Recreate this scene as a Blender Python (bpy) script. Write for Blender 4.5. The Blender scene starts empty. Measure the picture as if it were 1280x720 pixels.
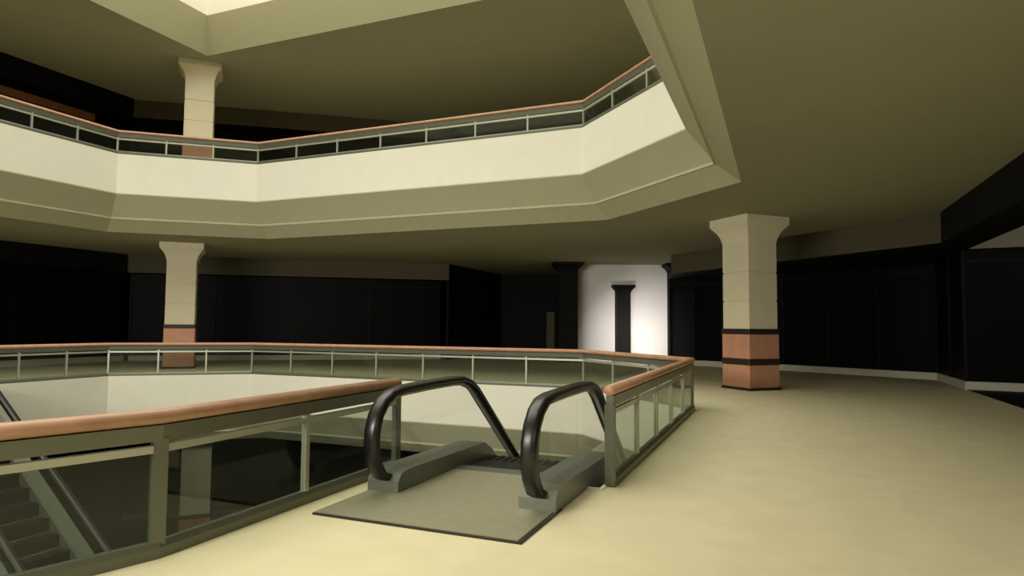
import bpy, bmesh, math, random
from mathutils import Vector, Matrix, geometry
random.seed(4)
C = bpy.context.scene.collection
S = bpy.context.scene
# ------------------------------------------------------------ camera
# plan axes: +x runs across the atrium towards the walkway side, +y along it.
F_PX, EYE, HZ, SL, YAW = 814.0, 1.6, 407.0, 0.007, math.radians(22.4)
pitch = math.atan((HZ - 360) / F_PX); roll = math.atan(SL)
Fw = Vector((0, math.cos(pitch), math.sin(pitch))); R0 = Vector((1, 0, 0)); U0 = R0.cross(Fw)
Rv = R0 * math.cos(roll) + U0 * math.sin(roll); Uv = -R0 * math.sin(roll) + U0 * math.cos(roll)
M3 = Matrix((Rv, Uv, -Fw)).transposed()
M3 = Matrix.Rotation(YAW, 3, 'Z') @ M3
cam_d = bpy.data.cameras.new('camera'); cam = bpy.data.objects.new('camera', cam_d); C.objects.link(cam)
cam.matrix_world = Matrix.Translation((0, 0, EYE)) @ M3.to_4x4()
cam_d.sensor_width = 36; cam_d.lens = 36 * F_PX / 1280; cam_d.clip_start = 0.05; cam_d.clip_end = 300
S.camera = cam
# ------------------------------------------------------------ world + light
w = bpy.data.worlds.new('world'); S.world = w; w.use_nodes = True
w.node_tree.nodes['Background'].inputs[0].default_value = (1.0, 0.97, 0.84, 1)
w.node_tree.nodes['Background'].inputs[1].default_value = 0.3
def area(name, loc, sx, sy, power, col, target=None, spread=180):
    l = bpy.data.lights.new(name, 'AREA'); l.shape = 'RECTANGLE'; l.size = sx; l.size_y = sy
    l.energy = power; l.color = col; l.spread = math.radians(spread)
    o = bpy.data.objects.new(name, l); C.objects.link(o); o.location = loc
    if target is not None:
        o.rotation_euler = (Vector(target) - Vector(loc)).to_track_quat('-Z', 'Y').to_euler()
    return o
# daylight coming down through the atrium skylight
area('skylight_daylight', (-9.9, 8.2, 17.6), 15.6, 15.2, 2450, (1.0, 0.985, 0.88))
area('added_fascia_fill', (-9.5, -3.5, 3.9), 12.0, 1.0, 760, (1.0, 0.975, 0.86), target=(-10.0, 16.0, -.6), spread=110)  # unseen lamp, added to lift the lower far fascia; stands for no fixture
# added lamp out of view, lifts the walkway carpet and ceiling; no fixture there
area('added_walkway_fill', (5.0, -1.0, 4.3), 5, 4, 680, (1.0, 0.96, 0.80), target=(5.0, .2, 0), spread=140)
# added lamp facing away from the camera, brightens the white piers
area('added_pier_fill', (-5.4, 25.2, 1.7), 0.8, 1.2, 48, (1.0, 0.95, 0.93), target=(-5.7, 29.8, 1.0), spread=75)
S.view_settings.view_transform = 'Standard'; S.view_settings.look = 'None'
S.view_settings.gamma = 1; S.view_settings.use_curve_mapping = False
S.view_settings.exposure = 0.0

# ------------------------------------------------------------ materials
def lin(c):
    return tuple(((v / 255) / 12.92 if v / 255 <= .04045 else ((v / 255 + .055) / 1.055) ** 2.4) for v in c)
def mat(name, rgb, rough=.6, metal=0, spec=.5, noise=0, nscale=20, bump=0, coat=0):
    m = bpy.data.materials.new(name); m.use_nodes = True; nt = m.node_tree; b = nt.nodes['Principled BSDF']
    c = (*lin(rgb), 1)
    b.inputs['Base Color'].default_value = c; b.inputs['Roughness'].default_value = rough
    b.inputs['Metallic'].default_value = metal; b.inputs['Specular IOR Level'].default_value = spec
    b.inputs['Coat Weight'].default_value = coat
    tc = nt.nodes.new('ShaderNodeTexCoord'); n = nt.nodes.new('ShaderNodeTexNoise')
    n.inputs['Scale'].default_value = nscale; n.inputs['Detail'].default_value = 5
    nt.links.new(tc.outputs['Object'], n.inputs['Vector'])
    if noise:
        r = nt.nodes.new('ShaderNodeValToRGB')
        r.color_ramp.elements[0].position = .3; r.color_ramp.elements[1].position = .7
        r.color_ramp.elements[0].color = (*[v * (1 - noise) for v in c[:3]], 1)
        r.color_ramp.elements[1].color = (*[min(1, v * (1 + noise)) for v in c[:3]], 1)
        nt.links.new(n.outputs['Fac'], r.inputs['Fac']); nt.links.new(r.outputs['Color'], b.inputs['Base Color'])
    if bump:
        bp = nt.nodes.new('ShaderNodeBump'); bp.inputs['Strength'].default_value = bump; bp.inputs['Distance'].default_value = .01
        nt.links.new(n.outputs['Fac'], bp.inputs['Height']); nt.links.new(bp.outputs['Normal'], b.inputs['Normal'])
    return m
def glass_mat(name, tint, haze, hazecol):
    m = bpy.data.materials.new(name); m.use_nodes = True; nt = m.node_tree
    nt.nodes.remove(nt.nodes['Principled BSDF']); out = nt.nodes['Material Output']
    tr = nt.nodes.new('ShaderNodeBsdfTransparent'); tr.inputs[0].default_value = (*tint, 1)
    gl = nt.nodes.new('ShaderNodeBsdfGlossy'); gl.inputs['Roughness'].default_value = .04; gl.inputs[0].default_value = (.9, .95, .9, 1)
    df = nt.nodes.new('ShaderNodeBsdfDiffuse'); df.inputs[0].default_value = (*hazecol, 1)
    fr = nt.nodes.new('ShaderNodeFresnel'); fr.inputs[0].default_value = 1.45
    a = nt.nodes.new('ShaderNodeMixShader'); a.inputs[0].default_value = haze
    b = nt.nodes.new('ShaderNodeMixShader')
    nt.links.new(tr.outputs[0], a.inputs[1]); nt.links.new(df.outputs[0], a.inputs[2])
    ge = nt.nodes.new('ShaderNodeNewGeometry'); mu = nt.nodes.new('ShaderNodeMath'); mu.operation = 'SUBTRACT'; mu.use_clamp = True
    nt.links.new(fr.outputs[0], mu.inputs[0]); nt.links.new(ge.outputs['Backfacing'], mu.inputs[1])
    nt.links.new(mu.outputs[0], b.inputs[0]); nt.links.new(a.outputs[0], b.inputs[1]); nt.links.new(gl.outputs[0], b.inputs[2])
    nt.links.new(b.outputs[0], out.inputs[0])
    return m
MT = dict(
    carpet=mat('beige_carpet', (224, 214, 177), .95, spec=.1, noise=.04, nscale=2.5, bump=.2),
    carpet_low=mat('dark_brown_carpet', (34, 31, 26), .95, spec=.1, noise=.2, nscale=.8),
    ceil=mat('olive_plaster_ceiling', (170, 168, 144), .9, spec=.1, noise=.03, nscale=1.5),
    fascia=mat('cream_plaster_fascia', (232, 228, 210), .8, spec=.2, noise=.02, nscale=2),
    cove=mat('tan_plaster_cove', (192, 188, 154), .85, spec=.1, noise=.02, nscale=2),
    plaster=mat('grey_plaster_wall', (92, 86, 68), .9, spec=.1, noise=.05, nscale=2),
    white=mat('white_plaster_pier', (236, 232, 228), .7, spec=.2, noise=.02, nscale=2),
    black=mat('black_painted_bulkhead', (10, 9, 10), .7, spec=.2, noise=.15, nscale=1),
    dglass=mat('dark_shopfront_glass', (5, 5, 6), .5, spec=.1),
    dframe=mat('black_shopfront_frame', (7, 7, 8), .6, spec=.2),
    base=mat('pale_skirting', (205, 200, 182), .6, spec=.3),
    terr=mat('terracotta_tile', (200, 146, 118), .55, spec=.4, noise=.08, nscale=4),
    band=mat('dark_tile_band', (44, 36, 28), .5, spec=.4),
    colm=mat('cream_column_plaster', (226, 216, 188), .75, spec=.2, noise=.02, nscale=3),
    wood=mat('orange_wood_handrail', (186, 142, 112), .4, spec=.5, noise=.12, nscale=6),
    rail=mat('grey_green_metal_rail', (106, 108, 92), .35, metal=.3, spec=.5, noise=.04, nscale=5),
    rail2=mat('pale_metal_rail', (186, 186, 168), .3, metal=.4, spec=.5),
    steel=mat('brushed_steel', (120, 124, 112), .4, metal=.5, noise=.06, nscale=12),
    plate=mat('ribbed_landing_plate', (158, 154, 128), .5, metal=.35, noise=.05, nscale=10),
    step=mat('dark_grooved_step', (16, 17, 16), .6, metal=.3),
    rubber=mat('black_rubber_handrail', (20, 20, 17), .32, spec=.6),
    truss=mat('brown_truss_cladding', (92, 78, 60), .6, spec=.3, noise=.08, nscale=2),
    brown=mat('brown_wood_band', (140, 92, 62), .6, spec=.3, noise=.1, nscale=4),
    pillar=mat('dark_brown_pillar', (16, 12, 11), .7, spec=.2),
    glass=glass_mat('railing_glass', (.70, .74, .70), .012, (.30, .32, .27)),
    eglass=glass_mat('escalator_glass', (.985, .985, .98), .004, (.5, .5, .45)),
    skyglass=glass_mat('skylight_glass', (.97, .97, .95), .0, (.8, .8, .8)),
)
# ------------------------------------------------------------ mesh helpers
def link(name, verts, faces, m, parent=None, bevel=0, smooth=False):
    me = bpy.data.meshes.new(name); me.from_pydata([tuple(v) for v in verts], [], faces)
    bm = bmesh.new(); bm.from_mesh(me); bmesh.ops.recalc_face_normals(bm, faces=bm.faces)
    if bevel:
        bmesh.ops.bevel(bm, geom=list(bm.edges), offset=bevel, segments=2, affect='EDGES', clamp_overlap=True)
    bm.to_mesh(me); bm.free()
    if smooth:
        for p in me.polygons: p.use_smooth = True
    me.materials.append(m)
    o = bpy.data.objects.new(name, me); C.objects.link(o)
    if parent: o.parent = parent
    return o
class MB:
    def __init__(s): s.v = []; s.f = []
    def add(s, v, f):
        n = len(s.v); s.v += [tuple(q) for q in v]; s.f += [tuple(i + n for i in g) for g in f]; return s
    def box(s, a, b):
        (x0, y0, z0), (x1, y1, z1) = a, b
        return s.add([(x0,y0,z0),(x1,y0,z0),(x1,y1,z0),(x0,y1,z0),(x0,y0,z1),(x1,y0,z1),(x1,y1,z1),(x0,y1,z1)],
                     [(0,3,2,1),(4,5,6,7),(0,1,5,4),(1,2,6,5),(2,3,7,6),(3,0,4,7)])
    def seg(s, p, q, o0, o1, z0, z1):
        """a bar along p->q (2D), from sideways offset o0 to o1 (left of travel positive)"""
        p, q = Vector(p), Vector(q); d = (q - p).normalized(); n = Vector((-d.y, d.x))
        c = [p + n*o0, q + n*o0, q + n*o1, p + n*o1]
        return s.add([(*k, z0) for k in c] + [(*k, z1) for k in c],
                     [(0,3,2,1),(4,5,6,7),(0,1,5,4),(1,2,6,5),(2,3,7,6),(3,0,4,7)])
    def build(s, name, m, parent=None, bevel=0, smooth=False): return link(name, s.v, s.f, m, parent, bevel, smooth)
def offset_path(pts, d, closed):
    """mitred offset to the LEFT of travel by d"""
    n = len(pts); out = []
    P = [Vector(p) for p in pts]
    for i in range(n):
        def dirn(a, b): return (P[b] - P[a]).normalized()
        if closed or 0 < i < n - 1:
            a = dirn((i-1) % n, i); b = dirn(i, (i+1) % n)
        elif i == 0: a = b = dirn(0, 1)
        else: a = b = dirn(n-2, n-1)
        na = Vector((-a.y, a.x)); nb = Vector((-b.y, b.x)); mt = (na + nb)
        mt = mt / max(.2, mt.dot(na)) if mt.length > 1e-6 else na
        out.append(P[i] + mt * d)
    return out
def sweep(pts, prof, closed=False, ring=True):
    """sweep a profile [(offset,z)..] along a 2D path; ring closes the profile"""
    rows = [[(*q, z) for q in offset_path(pts, d, closed)] for d, z in prof]
    n = len(pts); k = len(prof); v = [p for r in rows for p in r]; f = []
    for j in range(k if ring else k - 1):
        j2 = (j + 1) % k
        for i in range(n if closed else n - 1):
            i2 = (i + 1) % n; f.append((j*n+i, j*n+i2, j2*n+i2, j2*n+i))
    if ring and not closed:
        f.append(tuple(j*n for j in range(k))); f.append(tuple(j*n+n-1 for j in range(k))[::-1])
    return v, f
def slab(name, outer, hole, z0, z1, m):
    loops = [[Vector((*p, 0)) for p in outer]] + ([[Vector((*p, 0)) for p in hole]] if hole else [])
    tri = geometry.tessellate_polygon(loops); flat = [p for l in loops for p in l]; n = len(flat)
    v = [(p.x, p.y, z1) for p in flat] + [(p.x, p.y, z0) for p in flat]
    f = [tuple(t) for t in tri] + [tuple(i + n for i in t)[::-1] for t in tri]
    k = 0
    for l in loops:
        L = len(l)
        for i in range(L):
            a, b = k + i, k + (i + 1) % L; f.append((a, b, b + n, a + n))
        k += L
    return link(name, v, f, m)
def tag(o, label=None, cat=None, group=None, kind=None):
    for k, v in (('label', label), ('category', cat), ('group', group), ('kind', kind)):
        if v: o[k] = v
    return o
def st(o): o['kind'] = 'structure'; return o
def empty(name, loc, label, cat, group=None, rz=0):
    o = bpy.data.objects.new(name, None); C.objects.link(o); o.location = loc; o.rotation_euler = (0, 0, rz)
    o.empty_display_size = .2
    return tag(o, label, cat, group)

# ------------------------------------------------------------ plan of the building
P_ = 6.6                       # storey height
HC = 4.45                      # ceiling height in a storey
A = (-18.5, 3.4); B = (-18.5, 13.0 + .45); Cc = (-15.5, 16.0); D = (-4.67, 16.0); E = (-1.67, 13.0)
Fp = (-1.67, 3.4); G = (-4.67, .4); H = (-15.5, .4)
OCT = [A, B, Cc, D, E, Fp, G, H]                                        # clockwise: left of travel = into the slab
NOTCH = [A, B, Cc, D, E, (-1.67, 6.36), (-4.05, 6.36), (-4.05, 3.30), (-4.95, .4), H]
OUT = [(-34, -14), (16, -14), (16, 42), (-34, 42)]
# shop line (right), header line, far wall, left wall
RK = (3.67, 18.65)
HEAD_R = [(3.67, -13.9), RK, (-4.0, 26.32)]
SHOP_R = [(4.5, -13.9), (4.5, 15.0)]
# floors
st(slab('floor', OUT, [tuple(p) for p in offset_path(NOTCH, .03, True)], -.30, 0, MT['carpet']))
st(slab('floor.001', OUT, [tuple(p) for p in offset_path(OCT, .07, True)], P_ - .30, P_, MT['carpet']))
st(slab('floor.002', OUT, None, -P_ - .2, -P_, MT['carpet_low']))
# ceilings (edge of the sloped cove is 1 m back from the void)
off1 = [tuple(p) for p in offset_path(OCT, 1.0, True)]
offN = [tuple(p) for p in offset_path(NOTCH, 1.0, True)]
st(slab('ceiling', OUT, off1, HC, HC + .12, MT['ceil']))
st(slab('ceiling.002', OUT, offN, HC - P_, HC - P_ + .12, MT['ceil']))
SKY = [(-17.9, .4), (-17.9, 16.0), (-1.9, 16.0), (-1.9, .4)]
offS = [tuple(p) for p in offset_path(SKY, .7, True)]
st(slab('ceiling.001', OUT, offS, HC + P_, HC + P_ + .12, MT['ceil']))
# fascias and coves round the void
def edge(path, ztop, zfb, zc, k):
    v, f = sweep(path, [(.0, ztop), (.0, zfb), (.06, zfb), (.06, ztop)], True); st(link('trim_%d' % k, v, f, MT['fascia']))
    v, f = sweep(path, [(.0, zfb - .003), (.0, zfb - .03), (.50, zfb - .66), (.50, zfb - .72), (.55, zfb - .72), (1.0, zc), (1.0, zc + .12), (.62, zfb - .6), (.12, zfb - .003)], True)
    st(link('trim_%d' % (k + 1), v, f, MT['cove']))
edge(OCT, P_ + .12, 5.52, HC, 1)
edge(NOTCH, -.3005, -1.10, HC - P_, 3)
v, f = sweep(NOTCH, [(0, -.30), (0, .012), (.04, .012), (.04, -.30)], True); st(link('trim_5', v, f, MT['fascia']))
# skylight well: sloped cove, upright fascia, roof frame
v, f = sweep(SKY, [(.7, HC + P_), (.12, 12.15), (.2, 12.2), (.85, HC + P_ + .02)], True); st(link('trim_6', v, f, MT['cove']))
v, f = sweep(SKY, [(.12, 12.15), (.12, 17.8), (.22, 17.8), (.22, 12.15)], True); st(link('trim_7', v, f, MT['fascia']))
# outer walls closing the building
for nm, a, b in (('wall_north', (-34, 42), (16, 42)), ('wall_south', (16, -14), (-34, -14)), ('wall_east', (16, 42), (16, -14)), ('wall_west', (-34, -14), (-34, 42))):
    mb = MB(); mb.seg(a, b, 0, .2, -P_, 18); st(mb.build(nm, MT['black']))
roof = slab('ceiling.003', OUT, [tuple(p) for p in offset_path(SKY, .15, True)], 17.8, 18.0, MT['ceil']); st(roof)
mb = MB()
for i in range(6):
    x = -17.9 + 16 * i / 5; mb.box((x - .05, .3, 17.82), (x + .05, 16.1, 17.98))
for i in range(6):
    y = .4 + 15.6 * i / 5; mb.box((-18, y - .04, 17.84), (-1.8, y + .04, 17.96))
st(mb.build('window_1', MT['rail2']))

# walls of shops on each storey
for lv, z0 in enumerate((0, P_, -P_)):
    sfx = '' if lv == 0 else '.%03d' % lv
    zh, zc = z0 + 3.70, z0 + HC
    # right: black bulkhead along the walkway, plaster fascia beyond the corner
    mb = MB(); mb.seg((3.67, -13.8), RK, -.12, 0, zh, zc); st(mb.build('wall_right' + sfx, MT['black']))
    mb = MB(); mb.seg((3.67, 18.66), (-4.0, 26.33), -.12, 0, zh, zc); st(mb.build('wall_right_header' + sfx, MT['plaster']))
    # dark soffit between header and shopfront
    sof = [(3.79, -13.8), (3.79, 18.7), (-3.88, 26.4), (-4.6, 29.3), (-3.3, 28.05), (.1, 26.6), (4.6, 24.0), (4.6, -13.8)]
    st(slab('trim_%d' % (10 + lv), sof[::-1], None, zh, zh + .08, MT['black']))
    # left: bulkhead and shopfront
    mb = MB(); mb.seg((-25.1, -13.8), (-25.1, 18.86), 0, .12, zh, zc)
    st(mb.build('wall_left' + sfx, MT['black']))
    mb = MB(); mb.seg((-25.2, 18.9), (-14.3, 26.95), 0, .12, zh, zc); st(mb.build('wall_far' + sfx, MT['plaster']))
    mb = MB(); mb.seg((-14.3, 26.95), (-14.5, 35.0), 0, .12, z0, zc); st(mb.build('wall_passage' + sfx, MT['black']))
    mb = MB(); mb.seg((-14.5, 33.5), (-4.4, 36.5), 0, .12, z0, zc); st(mb.build('wall_back' + sfx, MT['black']))
    st(slab('trim_%d' % (20 + lv), [(-27, -13.8), (-27, 19), (-25.2, 19.0), (-25.2, -13.8)], None, zh, zh + .08, MT['black']))
    st(slab('trim_%d' % (30 + lv), [(-27, 18.9), (-14.9, 28.2), (-14.35, 27.0), (-25.2, 18.97)], None, zh, zh + .08, MT['black']))
st(MB().box((-25.9, -13.8, -.0), (-25.6, 9.0, .02)).build('trim_40', MT['base']))

def shopfront(path, z0, h, bays, label, kick=.22, group='dark shuttered shopfronts'):
    root = empty('shopfront', (*path[0], z0), label, 'shopfront', group)
    p0 = Vector(path[0])
    def loc(p): q = Vector(p) - p0; return (q.x, q.y)
    for i in range(len(path) - 1):
        a, b = Vector(loc(path[i])), Vector(loc(path[i+1])); L = (b - a).length; n = bays[i]
        for k in range(n):
            p, q = a.lerp(b, k / n), a.lerp(b, (k + 1) / n); d = (q - p).normalized()
            MB().seg(p + d*.045, q - d*.045, .02, .04, kick, h - .34).build('glass_panel', MT['dglass'], root)
            MB().seg(p - d*.04, p + d*.04, -.03, .09, kick, h).build('mullion', MT['dframe'], root)
        MB().seg(a, b, -.04, .10, h - .34, h - .27).build('transom', MT['dframe'], root)
        MB().seg(a, b, 0, .08, h - .27, h).build('sign_panel', MT['dglass'], root)
        MB().seg(a, b, -.03, .10, 0.0, kick).build('skirting', MT['base'], root)
    return root
Q = [(-4.5, 29.2), (-3.3, 27.95), (.1, 26.5), (4.5, 23.9), (4.5, 20.5), (9.5, 20.1)]
Qr = Q
shopfront(Qr, 0, 3.69, [1, 3, 3, 2, 3], 'long black shopfront behind the striped column, pale skirting along the carpet')
shopfront([(-25.7, 2), (-25.7, 19.3)], 0, 3.69, [8], 'black shopfront under the black bulkhead on lower side of the pale balcony')
shopfront([(-25.5, 19.4), (-14.9, 27.3)], 0, 3.69, [4], 'wide black shopfront across the void, running from the slim column to the dark passage')
shopfront([(-25.7, 2), (-25.7, 19.3)], P_, 3.69, [8], 'black upper-storey shopfront with a brown band, above the pale balcony')
shopfront([(-25.5, 19.4), (-14.9, 27.3)], P_, 3.69, [4], 'black upper-storey shopfront behind the upper slim column')
shopfront([(-25.5, 19.4), (-14.9, 27.3)], -P_, 3.69, [4], 'black shopfront on the storey below, seen through the near railing glass')
shopfront([(4.5, 20.5), (-4.0, 29.0)], P_, 3.69, [5], 'black upper-storey shopfront behind the short corner railing bays')

# dark shop floor past the carpet edge, and the pale strip of wall over the side shopfront
st(slab('floor.003', [(4.5, -13.8), (9.4, -13.8), (9.4, 20.05), (4.5, 20.45)], None, .001, .008, MT['black']))
mb = MB(); mb.seg((4.6, 20.55), (9.5, 20.15), .0, .1, 3.72, HC); st(mb.build('wall_shop', MT['base']))
area('added_shop_fill', (7.0, 15.0, 4.35), 0.6, 1.6, 34, (1.0, .97, .9), target=(7.0, 18.5, 3.6))  # added unseen lamp so the pale wall strip shows, not a shop fixture
# white plastered piers with an opening between them, at the mouth of the far passage
def seg_t(a, b, t): return (a[0] + (b[0]-a[0])*t, a[1] + (b[1]-a[1])*t)
pa, pb = (-8.62, 28.9), (-4.68, 30.5)
mb = MB(); mb.seg(pa, seg_t(pa, pb, .40), 0, .5, 0, HC); mb.seg(seg_t(pa, pb, .56), pb, 0, .5, 0, HC)
mb.seg(seg_t(pa, pb, .40), seg_t(pa, pb, .56), 0, .5, 3.35, HC)
st(mb.build('wall_passage_white', MT['white']))

# ------------------------------------------------------------ columns
def column(loc, z0, label, s=1.0, top=HC, cream='colm', tile='terr', grp='square columns with flared tops'):
    root = empty('column', (loc[0], loc[1], z0), label, 'column', grp, math.radians(45))
    def ringprof(prof, nm, m, bev=0):
        v = []; f = []
        for r, z in prof:
            c = .06 * s * 1.0
            v += [(-r, -r+c*.3, z), (-r+c*.3, -r, z), (r-c*.3, -r, z), (r, -r+c*.3, z), (r, r-c*.3, z), (r-c*.3, r, z), (-r+c*.3, r, z), (-r, r-c*.3, z)]
        K = 8
        for j in range(len(prof) - 1):
            for i in range(K): f.append((j*K+i, j*K+(i+1) % K, (j+1)*K+(i+1) % K, (j+1)*K+i))
        f.append(tuple(range(K))[::-1]); f.append(tuple((len(prof)-1)*K + i for i in range(K)))
        return link(nm, v, f, m, root)
    h = s / 2
    g = .018
    pr = [(h - .02, 1.54)]
    for z in (2.28, 3.02): pr += [(h - .02, z - .02), (h - .02 - g, z - .01), (h - .02 - g, z + .01), (h - .02, z + .02)]
    pr += [(h - .02, top - .66)]
    ringprof(pr, 'shaft', MT[cream])
    ringprof([(h - .02, top - .66), (h + .0, top - .56), (h + .03, top - .46), (h + .08, top - .36), (h + .14, top - .28), (h + .19, top - .22), (h + .21, top - .2), (h + .21, top - .001)], 'capital', MT[cream])
    ringprof([(h + .03, 0.0), (h + .03, .06), (h + .01, .07)], 'plinth', MT['band'])
    ringprof([(h, .07), (h, .64)], 'tile_panel', MT[tile])
    ringprof([(h + .015, .64), (h + .015, .80)], 'band', MT['band'])
    ringprof([(h, .80), (h, 1.42)], 'tile_panel', MT[tile])
    ringprof([(h + .015, 1.42), (h + .015, 1.56)], 'band', MT['band'])
    return root
column((-.74, 18.2), 0, 'cream square column with terracotta tiled foot and black bands, standing on the open walkway')
column((-20.0, 17.2), 0, 'slim cream column across the void, standing below the balcony, pink tiles behind the railing')
column((-19.6, 17.35), P_, 'cream column on the upper storey, rising from the balcony to the skylight corner')
column((-19.3, 17.5), -P_, 'grey column on the storey below, seen through the glass of the near railing')
# slender dark pillars at the white piers
def pillar(loc, top, s, label, rz):
    root = empty('pillar', (*loc, 0), label, 'pillar', 'dark pillars by the white piers', rz)
    h = s / 2
    MB().box((-h, -h, 0), (h, h, top - .38)).build('shaft', MT['pillar'], root, .01)
    v = []; f = []
    for r, z in ((h, top - .38), (h * 1.15, top - .26), (h * 1.5, top - .13), (h * 1.62, top - .1), (h * 1.62, top)):
        v += [(-r, -r, z), (r, -r, z), (r, r, z), (-r, r, z)]
    for j in range(4):
        for i in range(4): f.append((j*4+i, j*4+(i+1) % 4, j*4+4+(i+1) % 4, j*4+4+i))
    f += [(3, 2, 1, 0), (16, 17, 18, 19)]
    link('capital', v, f, MT['pillar'], root)
ang = math.atan2(pb[1]-pa[1], pb[0]-pa[0])
def front(t, d): 
    p = Vector(seg_t(pa, pb, t)); n = Vector((-math.sin(ang), math.cos(ang))); q = p - n * d; return (q.x, q.y)
pillar(front(.48, .12), 3.48, .62, 'narrow dark pillar with flared top standing between the two white piers', ang)
pillar(front(-.12, .5), HC, .85, 'dark pillar with flared top at the passage edge of the white piers', ang)
pillar(front(1.06, .40), HC, .80, 'dark pillar with flared top between the white piers and the black shopfront', ang)
MB().box((-.2, -.02, 0), (.2, .02, 2.3)).build('door_1', MT['plaster']).location = (-10.85, 31.5, 0)
o = bpy.data.objects['door_1']; st(o); o.rotation_euler.z = YAW

# ------------------------------------------------------------ railings
def arc_section(r0, z0, wd, hh, n=10):
    return [(r0 + wd/2 * math.cos(2*math.pi*i/n), z0 + hh/2 * math.sin(2*math.pi*i/n)) for i in range(n)]
def railing(path, z0, label, bays, top=1.02, group=None, start_post=True, thick=()):
    """path in world plan coords, slab on the left of travel"""
    o0 = Vector(path[0]); root = empty('glass_railing', (*o0, z0), label, 'railing', group)
    P = [tuple(Vector(p) - o0) for p in path]
    # rail sits 5-13 cm in from the void's edge
    c = .07; top -= .01
    def swp(nm, prof, m, smooth=False):
        v, f = sweep(P, prof); return link(nm, v, f, m, root, 0, smooth)
    swp('handrail', arc_section(c, top - .055, .13, .11), MT['wood'], True)
    swp('top_rail', [(c-.03, top-.22), (c+.03, top-.22), (c+.04, top-.11), (c-.04, top-.11)], MT['rail'])
    swp('glazing_bead', [(c-.025, top-.30), (c+.025, top-.30), (c+.025, top-.25), (c-.025, top-.25)], MT['rail2'])
    swp('bottom_rail', [(c-.05, .0), (c+.05, .0), (c+.05, .07), (c+.025, .11), (c-.025, .11), (c-.05, .07)], MT['rail'])
    Pc = offset_path(P, c, False)
    for i in range(len(P) - 1):
        a, b = Pc[i], Pc[i+1]; n = bays[i]; d = (b - a).normalized()
        for k in range(n):
            p, q = a.lerp(b, k / n), a.lerp(b, (k + 1) / n)
            MB().seg(p + d*.03, q - d*.03, -.006, .006, .10, top - .245).build('glass_pane', MT['glass'], root)
            t = .05 if (k == 0 and i in thick) else .024
            if k or i or start_post:
                MB().seg(p - d*t, p + d*t, -.03, .03, .05, top - .2).build('post', MT['rail2'] if t < .03 else MT['rail'], root, .004)
    a, b = Pc[-2], Pc[-1]; d = (b - a).normalized()
    MB().seg(b - d*.05, b + d*.012, -.052, .052, .004, top - .2).build('post', MT['rail'], root, .004)
    return root
# travel so that the slab lies to the left: A->B->C->D->E->F
railing([(-18.5, 9.75), B, Cc, D, E, (-1.67, 6.48)], 0, 'long glass railing with wooden handrail on the floor around the far side of the void', [3, 3, 7, 3, 5], thick=(4,))
railing([(-4.05, 6.30), (-4.05, 3.30), (-4.95, .4), (-9.5, .4)], 0, 'close glass railing with thick orange handrail beside the escalator', [2, 2, 2], thick=(0, 1))
railing([(-18.5, 3.6), B, Cc, D, E, (-1.67, 4.0)], P_ + .12, 'glass railing with pinkish handrail on top of the upper balcony', [8, 3, 7, 3, 6], top=.76)

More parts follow.
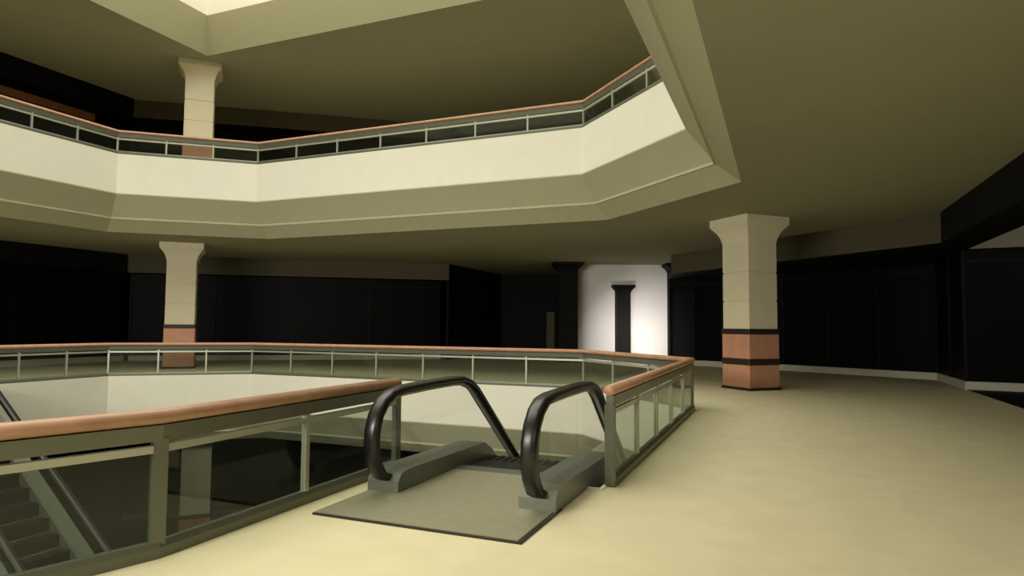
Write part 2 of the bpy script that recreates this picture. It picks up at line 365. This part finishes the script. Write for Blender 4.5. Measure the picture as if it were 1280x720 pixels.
# ------------------------------------------------------------ escalators
def escalator(loc, rz, label):
    """local: x across (0 = centre), y along, going down; y=0 is the front of the landing plate"""
    SLP = .78; N0 = 2.55                     # y where the descent begins (handrail)
    root = empty('escalator', loc, label, 'escalator', None, rz)
    HW = .78
    R_ = P_ ; y_end = N0 + R_ / SLP
    lp = MB().box((-.93, 0, .0), (.93, 1.95, .022)).build('landing_plate', MT['plate'], root, .004)
    b = MB()
    b.box((-.93, -.025, 0), (.93, -.001, .016)); b.box((.931, -.025, 0), (.96, .95, .016))
    b.build('plate_trim', MT['band'], lp)
    b = MB(); b.box((-.62, 1.951, -.1), (.62, 2.12, .03))
    for i in range(24): b.box((-.6 + i*.05, 2.12, .0), (-.58 + i*.05, 2.2, .02))
    b.build('comb_plate', MT['steel'], root)
    # handrails
    path = [(1.05, .13), (.90, .13), (.74, .19), (.64, .32), (.60, .48), (.61, .62), (.66, .75), (.76, .86), (.90, .93), (1.10, .955), (1.6, .965), (2.2, .965), (2.42, .955), (2.62, .90), (2.80, .80)]
    y0, z0 = path[-1]
    path += [(y0 + t, z0 - t * SLP) for t in (1, 3, 5, 7)]
    ye, ze = path[-1]
    dz = ze - (-P_ + .95); path += [(ye + dz / SLP, ze - dz), (ye + dz/SLP + 1.0, -P_ + .93), (ye + dz/SLP + 1.3, -P_ + .8), (ye + dz/SLP + 1.35, -P_ + .5), (ye + dz/SLP + 1.1, -P_ + .2)]
    y_bot = ye + dz / SLP
    for sx in (-HW, HW):
        v = []; f = []; K = 8; sec = [(-.08, -.02), (-.065, .032), (-.03, .045), (.03, .045), (.065, .032), (.08, -.02), (.055, -.035), (-.055, -.035)]
        for i, p in enumerate(path):
            a = path[max(0, i-1)]; c = path[min(len(path)-1, i+1)]
            t = Vector((c[0]-a[0], c[1]-a[1])).normalized(); n = Vector((-t.y, t.x))
            # outer side of the loop = away from its inside
            for (u, w_) in sec: v.append((sx + u, p[0] + n.x * w_, p[1] + n.y * w_))
        for j in range(len(path) - 1):
            for i in range(K): f.append((j*K+i, j*K+(i+1) % K, (j+1)*K+(i+1) % K, (j+1)*K+i))
        f += [tuple(range(K))[::-1], tuple((len(path)-1)*K+i for i in range(K))]
        hr = link('handrail', v, f, MT['rubber'], root, 0, True)
        # steel guide just inside the rubber
        v = []; f = []
        idx = list(range(2, len(path) - 1))
        for q, i in enumerate(idx):
            p = path[i]; a = path[i-1]; c = path[i+1]
            t = Vector((c[0]-a[0], c[1]-a[1])).normalized(); n = Vector((-t.y, t.x))
            for (u, w_) in ((-.02, -.03), (.02, -.03), (.02, -.065), (-.02, -.065)): v.append((sx + u, p[0] + n.x*w_, p[1] + n.y*w_))
        for j in range(len(idx) - 1):
            for i in range(4): f.append((j*4+i, j*4+(i+1) % 4, j*4+4+(i+1) % 4, j*4+4+i))
        f += [(3, 2, 1, 0), tuple((len(idx)-1)*4+i for i in range(4))]
        link('handrail_guide', v, f, MT['rail2'], hr)['label'] = 'pale metal guide strip'
        # glass balustrade: fills the loop
        inner = []
        for i in range(1, len(path) - 1):
            p = path[i]; a = path[i-1]; c = path[i+1]
            t = Vector((c[0]-a[0], c[1]-a[1])).normalized(); n = Vector((-t.y, t.x)); inner.append((p[0] + n.x*-.05, p[1] + n.y*-.05))
        low = [(y_bot + .9, -P_ + .2), (y_bot, -P_ + .2), (2.75, .12), (1.0, .18)]
        poly = [q for q in inner if q[0] < y_bot + 1.2] + low
        K = len(poly); v = [(sx - .005, y, z) for y, z in poly] + [(sx + .005, y, z) for y, z in poly]
        tri = geometry.tessellate_polygon([[Vector((y, z, 0)) for y, z in poly]])
        f = [tuple(t) for t in tri] + [tuple(i + K for i in t)[::-1] for t in tri] + [(i, (i+1) % K, (i+1) % K + K, i + K) for i in range(K)]
        link('glass_balustrade', v, f, MT['eglass'], root)
        # low metal deck that carries it
        top = [(.80, .12), (.86, .19), (1.0, .21), (2.75, .18), (2.95, .08), (y_bot, -P_ + .17), (y_bot + 1.2, -P_ + .17)]
        bot = [(y_bot + 1.2, -P_), (y_bot - .1, -P_), (3.0, -.25), (2.7, -.12), (1.815, -.1), (1.815, .0), (.80, .0)]
        poly = top + bot; K = len(poly); x0, x1 = sx - .17, sx + .17
        tri = geometry.tessellate_polygon([[Vector((y, z, 0)) for y, z in poly]])
        v = [(x0, y, z) for y, z in poly] + [(x1, y, z) for y, z in poly]
        f = [tuple(t) for t in tri] + [tuple(i + K for i in t)[::-1] for t in tri] + [(i, (i+1) % K, (i+1) % K + K, i + K) for i in range(K)]
        link('balustrade_deck', v, f, MT['steel'], root)
    # steps
    n = 26; run = (y_bot - 2.75) / (n - 2)
    for i in range(n):
        y = 2.2 + i * .0 if i == 0 else 2.62 + (i - 1) * run
        z = 0 if i == 0 else -(P_) * max(0, i - 1) / (n - 2)
        if i == 0: b = MB().box((-.6, 2.205, -.2), (.6, 2.615, .0))
        else: b = MB().box((-.6, y, z - .32), (.6, y + run + .02, z - .02))
        for k in range(12): b.box((-.58 + k*.1, y + .02 if i else 2.22, z - .02), (-.54 + k*.1, y + (run if i else .38), z - .008))
        b.build('step', MT['step'], root)
    # cladding under the flight
    poly = [(1.83, -.31), (2.9, -.26), (y_bot, -P_ + .005), (y_bot - 1.6, -P_ + .005), (2.7, -1.05), (1.83, -1.05)]
    K = 6; v = [(-.96, y, z) for y, z in poly] + [(.96, y, z) for y, z in poly]
    f = [tuple(range(K)), tuple(range(K, 2*K))[::-1]] + [(i, (i+1) % K, (i+1) % K + K, i + K) for i in range(K)]
    link('truss_cladding', v, f, MT['truss'], root)
    return root
escalator((-2.74, 4.55, 0), 0, 'escalator going down beside the near walkway, black looped handrails and flat metal landing plate')
escalator((-20.3, 8.55, 0), -math.pi/2, 'distant escalator at the picture edge, descending into the void below the orange handrail')

# brown band above the upper left railing
tag(MB().box((-25.655, 8.0, P_ + 3.14), (-25.5, 17.5, P_ + 3.42)).build('sign_band', MT['brown']), 'thin brown wooden band on the black upper storey shopfront', 'band')
